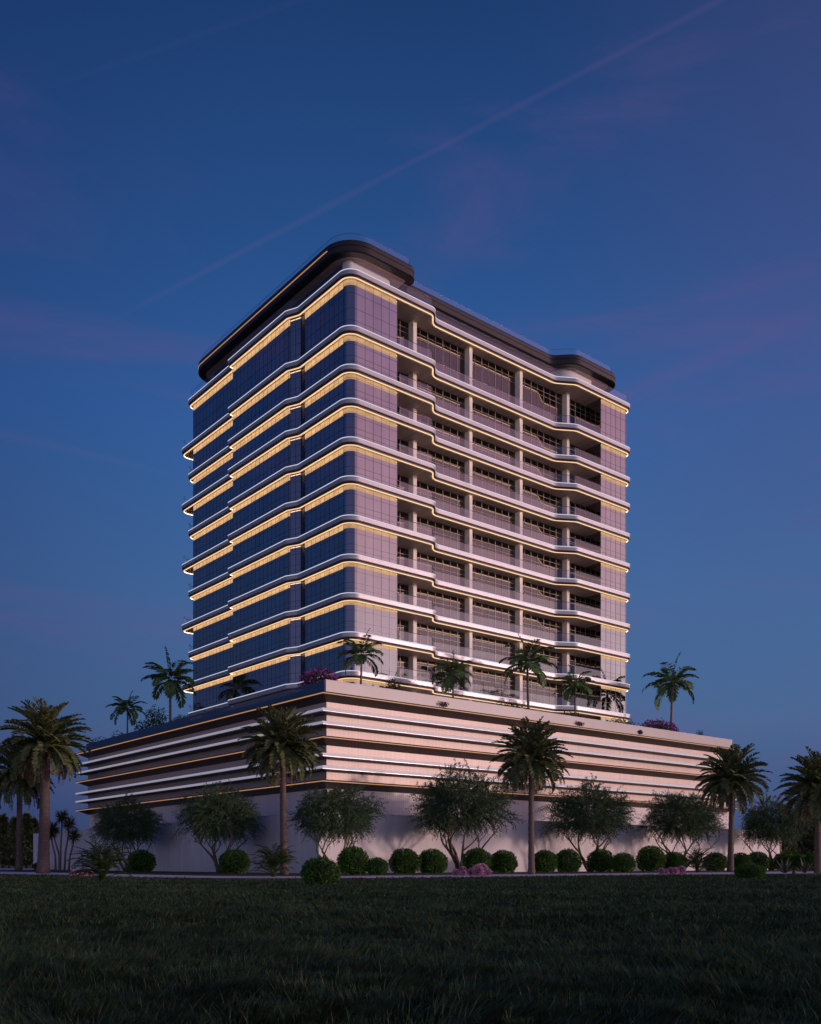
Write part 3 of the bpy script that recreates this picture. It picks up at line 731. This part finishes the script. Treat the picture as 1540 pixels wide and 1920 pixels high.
# general leafy shrubs
def shrub(xy,z,size,n,leaf,mat,name,label,cat='shrub',group=None,flower=None,seed=1,rz=ANG):
    r=np.random.default_rng(seed); u=r.normal(size=(n,3)); u/=np.linalg.norm(u,axis=1,keepdims=True)
    P=u*(r.random(n)**.45)[:,None]; P*= (1+.25*np.sin(u[:,0]*7+seed)*np.sin(u[:,2]*6+u[:,1]*5))[:,None]
    P*=np.array(size)/2; P[:,2]+=size[2]/2
    t=empty(name,(xy[0],xy[1],z),rz,1,label=label,cat=cat,group=group)
    link('foliage',quads_mesh('foliage',leafquads(P,u+r.normal(size=u.shape)*.8,leaf*(.7+.6*r.random(n)),np.full(n,leaf*.5))),t,[M[mat]])
    mb=MB()
    for k in range(4):
        a=k*1.6; mb.tube([(0,0,0),(size[0]*.22*math.cos(a),size[1]*.22*math.sin(a),size[2]*.6)],[.03,.012],5)
    mb.build('stems',M['branch'],t)
    if flower:
        m=n//2; u=r.normal(size=(m,3)); u/=np.linalg.norm(u,axis=1,keepdims=True); P=u*np.array(size)*.52; P[:,2]+=size[2]*.52
        P+=r.normal(size=P.shape)*.12
        link('blossom',quads_mesh('blossom',leafquads(P,u+r.normal(size=u.shape)*.8,leaf*(.8+.5*r.random(m)),np.full(m,leaf*.8))),t,[M[flower]])
DZ=DECK+.4
shrub(W(-5.9,-3.9),DZ,(3.4,2.6,1.7),1300,.22,'shrub','flowering_shrub','magenta bougainvillea on the terrace at the podium corner',flower='bloom',seed=3,rz=ANG+1.57)
shrub(on_v(1237,-5.2),DZ,(5.6,2.0,1.7),1700,.22,'shrub','flowering_shrub','pink bougainvillea on the terrace beneath the tall palm right of the tower',flower='bloom',seed=4)
shrub(on_v(738,-6.3),DZ,(1.7,1.1,1.5),420,.2,'shrub','terrace_shrub','small leafy shrub leaning over the parapet near the podium corner',seed=5)
for px,w,hh_,sd,lb in ((957,5.2,1.5,6,'low hedge on the terrace left of the largest terrace palm trunk'),(1072,4.0,1.35,7,'low hedge on the terrace below the small palm near the right end'),(1168,5.0,1.5,8,'low hedge on the terrace at the right foot of the tower')):
    shrub(on_v(px,-4.9),DZ,(w,1.6,hh_),1500,.16,'shrub','terrace_hedge',lb,cat='hedge',seed=sd)
shrub(on_v(1313,-5.2),DZ,(.9,.9,1.4),260,.2,'shrub','terrace_shrub','tiny dark shrub on the terrace near the far right end of the podium',seed=9)
shrub(on_u(338,-5.2),DZ,(5.0,1.6,1.5),1500,.16,'box','terrace_hedge','low hedge on the terrace left of the tower',cat='hedge',seed=10,rz=ANG+1.57)
shrub(on_u(402,-5.2),DZ,(5.0,1.5,1.2),1300,.16,'box','terrace_hedge','low hedge behind the dark glass at the left foot of the tower',cat='hedge',seed=11,rz=ANG+1.57)
for px,s_,n_,sd,lb in ((293,(2.6,2.2,3.3),900,12,'dense dark shrub between the two terrace palms left of the tower'),(270,(2.2,1.8,2.2),420,13,'loose shrub under the smaller left terrace palm'),(224,(1.8,1.6,1.7),150,14,'thin airy shrub on the terrace just left of the small left palm'),(190,(2.4,1.8,1.7),170,15,'sparse shrub at the far left end of the terrace')):
    shrub(on_u(px,-5.0),DZ,s_,n_,.26,'shrub','terrace_shrub',lb,seed=sd)
for px,w,sd,lb in ((831,1.5,1,'purple trailing plant on the parapet face, nearest the podium corner'),(1087,1.4,2,'purple trailing plant on the parapet face below the tower right end'),(1201,.7,3,'tiniest purple trailing plant on the parapet face')):
    x_,y_=on_v(px,PV0-.34); shrub((x_,y_),13.98+CAMH+(.0),(w,.35,.38),260,.13,'hang','trailing_plant',lb,cat='plant',group='purple plants hanging on the parapet',seed=sd)

# far woodland
def conifer(xy,h,w,seed,label,shape=1.0):
    r=np.random.default_rng(seed); n=2200; t_=r.random(n)**.85; az=r.random(n)*6.283
    prof=np.where(t_<.15,t_/.15*.8+.2,(1-t_)**.95*(1+.22*np.sin(t_*22+seed)))
    rr=w/2*prof*(.55+.45*r.random(n))*(1+.2*np.sin(az*3+seed))
    P=np.stack([np.cos(az)*rr,np.sin(az)*rr,h*(.1+.9*t_)],1)
    D=np.stack([np.cos(az),np.sin(az),r.normal(size=n)*.5],1)+r.normal(size=(n,3))*.5
    t=empty('far_tree',(xy[0],xy[1],0),0,1,label=label,cat='tree',group='dark trees beyond the wall')
    link('crown',quads_mesh('crown',leafquads(P,D,.55+.4*r.random(n),np.full(n,.34))),t,[M['conifer']])
    mb=MB(); mb.tube([(0,0,0),(0,0,h*.85)],[.2,.05],7); mb.build('trunk',M['branch'],t)
sd=100
names=['at the picture edge','second from the picture edge','third from the picture edge','fourth from the picture edge','fifth from the picture edge','sixth from the picture edge','next to the end of the wall']
for j,(px,Y,h,w) in enumerate(((-22,150,8.2,5.5),(5,156,8.6,5.2),(17,165,7.0,5.5),(29,152,8.0,5.0),(40,166,6.2,5.0),(50,158,9.0,3.6),(62,160,8.2,4.6))):
    conifer(at(px,Y),h,w,sd+j,'dark conifer of the left wood, '+names[j])
for j,(px,Y,h,w) in enumerate(((1562,122,8.0,6),(1541,126,7.6,6),(1522,130,8.4,6),(1503,124,7.2,5.5),(1488,132,7.4,5.5),(1477,128,6.2,5),(1470,120,5.6,4.4))):
    conifer(at(px,Y),h,w,sd+20+j,'dark tree of the right wood, '+names[j].replace('wall','wall on that side'))

# ------------------------------------------------------------------ world
sd_dir=Vector((.97,-.24,math.tan(R(4.5)))).normalized()
w=bpy.data.worlds.new('World'); sc.world=w; w.use_nodes=True; nt=w.node_tree; nt.nodes.clear()
L=nt.links.new
def N_(t): return nt.nodes.new(t)
def math_(op,a,b=None,c=None,clamp=False):
    m=N_('ShaderNodeMath'); m.operation=op; m.use_clamp=clamp
    for i,x_ in enumerate((a,b,c)):
        if x_ is None: continue
        if isinstance(x_,(int,float)): m.inputs[i].default_value=x_
        else: L(x_,m.inputs[i])
    return m.outputs[0]
def dot(vec,d):
    m=N_('ShaderNodeVectorMath'); m.operation='DOT_PRODUCT'; L(vec,m.inputs[0]); m.inputs[1].default_value=d; return m.outputs['Value']
def smooth(x_,a,b):
    m=N_('ShaderNodeMapRange'); m.interpolation_type='SMOOTHSTEP'; L(x_,m.inputs[0]); m.inputs[1].default_value=a; m.inputs[2].default_value=b; return m.outputs[0]
tc=N_('ShaderNodeTexCoord'); nv_=N_('ShaderNodeVectorMath'); nv_.operation='NORMALIZE'; L(tc.outputs['Generated'],nv_.inputs[0]); dv=nv_.outputs[0]
z=dot(dv,(0,0,1)); xx=dot(dv,(1,0,0)); yy=dot(dv,(0,1,0))
def wr(stops,src): return ramp(nt,stops,src)
base=wr([(0.0,(.045,.062,.140)),(.05,(.052,.086,.200)),(.14,(.068,.137,.290)),(.26,(.057,.140,.325)),(.42,(.034,.115,.335)),(.55,(.021,.077,.245)),(.68,(.012,.045,.155)),(1,(.006,.020,.07))],z)
glow=wr([(0.0,(1.75,1.08,.80)),(.06,(1.62,1.04,.84)),(.12,(1.38,1.06,1.05)),(.20,(1.28,.98,1.08)),(.30,(1.14,.72,.86)),(.42,(.88,.50,.70)),(.52,(.66,.40,.66)),(.66,(.22,.17,.36)),(.85,(.05,.06,.16)),(1,(.02,.04,.12))],z)
fac=smooth(xx,.42,.92)
mx=N_('ShaderNodeMix'); mx.data_type='RGBA'; L(fac,mx.inputs['Factor']); L(base.outputs[0],mx.inputs['A']); L(glow.outputs[0],mx.inputs['B'])
# darker towards the west (-X) and slight mauve cast towards the east
dk=smooth(xx,-.62,-.05); dkr=wr([(0,(.55,.50,.62)),(1,(1,1,1))],dk)
m2=N_('ShaderNodeMix'); m2.data_type='RGBA'; m2.blend_type='MULTIPLY'; m2.inputs['Factor'].default_value=1; L(mx.outputs['Result'],m2.inputs['A']); L(dkr.outputs[0],m2.inputs['B'])
# soft lavender afterglow behind the viewer
bk=smooth(math_('MULTIPLY',yy,-1.0),.05,.75); bkr=wr([(0,(.95,.84,.94)),(.10,(.74,.67,.88)),(.19,(.17,.17,.36)),(.4,(.09,.11,.28)),(.75,(.05,.08,.22)),(1,(.03,.05,.14))],z)
mb_=N_('ShaderNodeMix'); mb_.data_type='RGBA'; L(math_('MULTIPLY',bk,math_('SUBTRACT',1.0,fac)),mb_.inputs['Factor']); L(m2.outputs['Result'],mb_.inputs['A']); L(bkr.outputs[0],mb_.inputs['B']); m2=mb_
mh=N_('ShaderNodeMix'); mh.data_type='RGBA'; mh.inputs['B'].default_value=(.085,.070,.185,1)
L(math_('MULTIPLY',math_('MULTIPLY',smooth(xx,.05,.40),smooth(z,.12,.45)),math_('MULTIPLY_ADD',fac,-.30,.30)),mh.inputs['Factor']); L(m2.outputs['Result'],mh.inputs['A']); m2=mh
# cirrus
mp=N_('ShaderNodeMapping'); L(dv,mp.inputs[0]); mp.inputs['Rotation'].default_value=(0,R(-12),0); mp.inputs['Scale'].default_value=(1.3,1.3,6.5)
nn=N_('ShaderNodeTexNoise'); L(mp.outputs[0],nn.inputs['Vector']); nn.inputs['Scale'].default_value=1.7; nn.inputs['Detail'].default_value=7; nn.inputs['Roughness'].default_value=.55; nn.inputs['Distortion'].default_value=.5
cf=smooth(nn.outputs['Fac'],.47,.80)
east=smooth(xx,-.5,.45); cf=math_('MULTIPLY',cf,math_('MULTIPLY_ADD',east,.42,.28))
cf=math_('MULTIPLY',cf,smooth(z,.0,.12))
m3=N_('ShaderNodeMix'); m3.data_type='RGBA'; m3.inputs['B'].default_value=(.135,.085,.235,1)
L(math_('MULTIPLY',cf,math_('SUBTRACT',1.0,fac)),m3.inputs['Factor']); L(m2.outputs['Result'],m3.inputs['A'])
# contrails: straight vapour lines = great circles
def dirpx(px,py): return Vector(((px-770)/F,1,(HZ-py)/F)).normalized()
cur=m3.outputs['Result']
for (a,b_,wd,st,col) in (((1350,0),(230,590),.0034,.085,(.20,.12,.30)),((560,0),(130,150),.003,.05,(.10,.09,.24)),((0,812),(330,890),.006,.09,(.15,.11,.27)),((1180,735),(1540,590),.011,.22,(.12,.09,.26))):
    A_,B_=dirpx(*a),dirpx(*b_); nrm=A_.cross(B_).normalized(); tng=(B_-A_).normalized()
    dd=math_('ABSOLUTE',dot(dv,tuple(nrm)))
    n2=N_('ShaderNodeTexNoise'); L(dv,n2.inputs['Vector']); n2.inputs['Scale'].default_value=9; n2.inputs['Detail'].default_value=5
    wv=math_('MULTIPLY_ADD',n2.outputs['Fac'],wd*1.4,wd*.3)
    f_=math_('SUBTRACT',1.0,math_('DIVIDE',dd,wv),clamp=True)
    s0=A_.dot(tng); s1=B_.dot(tng); tt=dot(dv,tuple(tng))
    e0=smooth(tt,s0-.12,s0+.02); e1=math_('SUBTRACT',1.0,smooth(tt,s1-.10,s1+.06))
    fr=math_('MULTIPLY',math_('MULTIPLY',f_,st),math_('MULTIPLY',e0,e1)); fr=math_('MULTIPLY',fr,smooth(yy,.2,.5))
    mm=N_('ShaderNodeMix'); mm.data_type='RGBA'; mm.inputs['B'].default_value=(*col,1); L(fr,mm.inputs['Factor']); L(cur,mm.inputs['A']); cur=mm.outputs['Result']
bg=N_('ShaderNodeBackground'); L(cur,bg.inputs[0]); bg.inputs[1].default_value=1.0; wo=N_('ShaderNodeOutputWorld'); L(bg.outputs[0],wo.inputs[0])
w.cycles.sampling_method='AUTOMATIC'
# sun: last warm light, almost on the horizon
sl=bpy.data.lights.new('Sun','SUN'); sl.energy=1.35; sl.angle=R(4.2); sl.color=(1.0,.68,.64); so=bpy.data.objects.new('sun_lamp',sl); COL.objects.link(so)
so.rotation_euler=(-sd_dir).to_track_quat('-Z','Y').to_euler(); so['kind']='structure'
# ------------------------------------------------------------------ camera
cd=bpy.data.cameras.new('Camera'); cam=bpy.data.objects.new('Camera',cd); COL.objects.link(cam); sc.camera=cam
cam.location=(0,0,CAMH); cam.rotation_euler=(R(90),0,0); cd.sensor_fit='HORIZONTAL'; cd.sensor_width=36; cd.lens=36*F/1540
cd.shift_y=(HZ-960)/1540; cd.clip_end=6000; cd.clip_start=.1
sc.render.resolution_x=821; sc.render.resolution_y=1024
vs_=sc.view_settings; vs_.view_transform='Standard'; vs_.look='None'; vs_.exposure=0; vs_.gamma=1
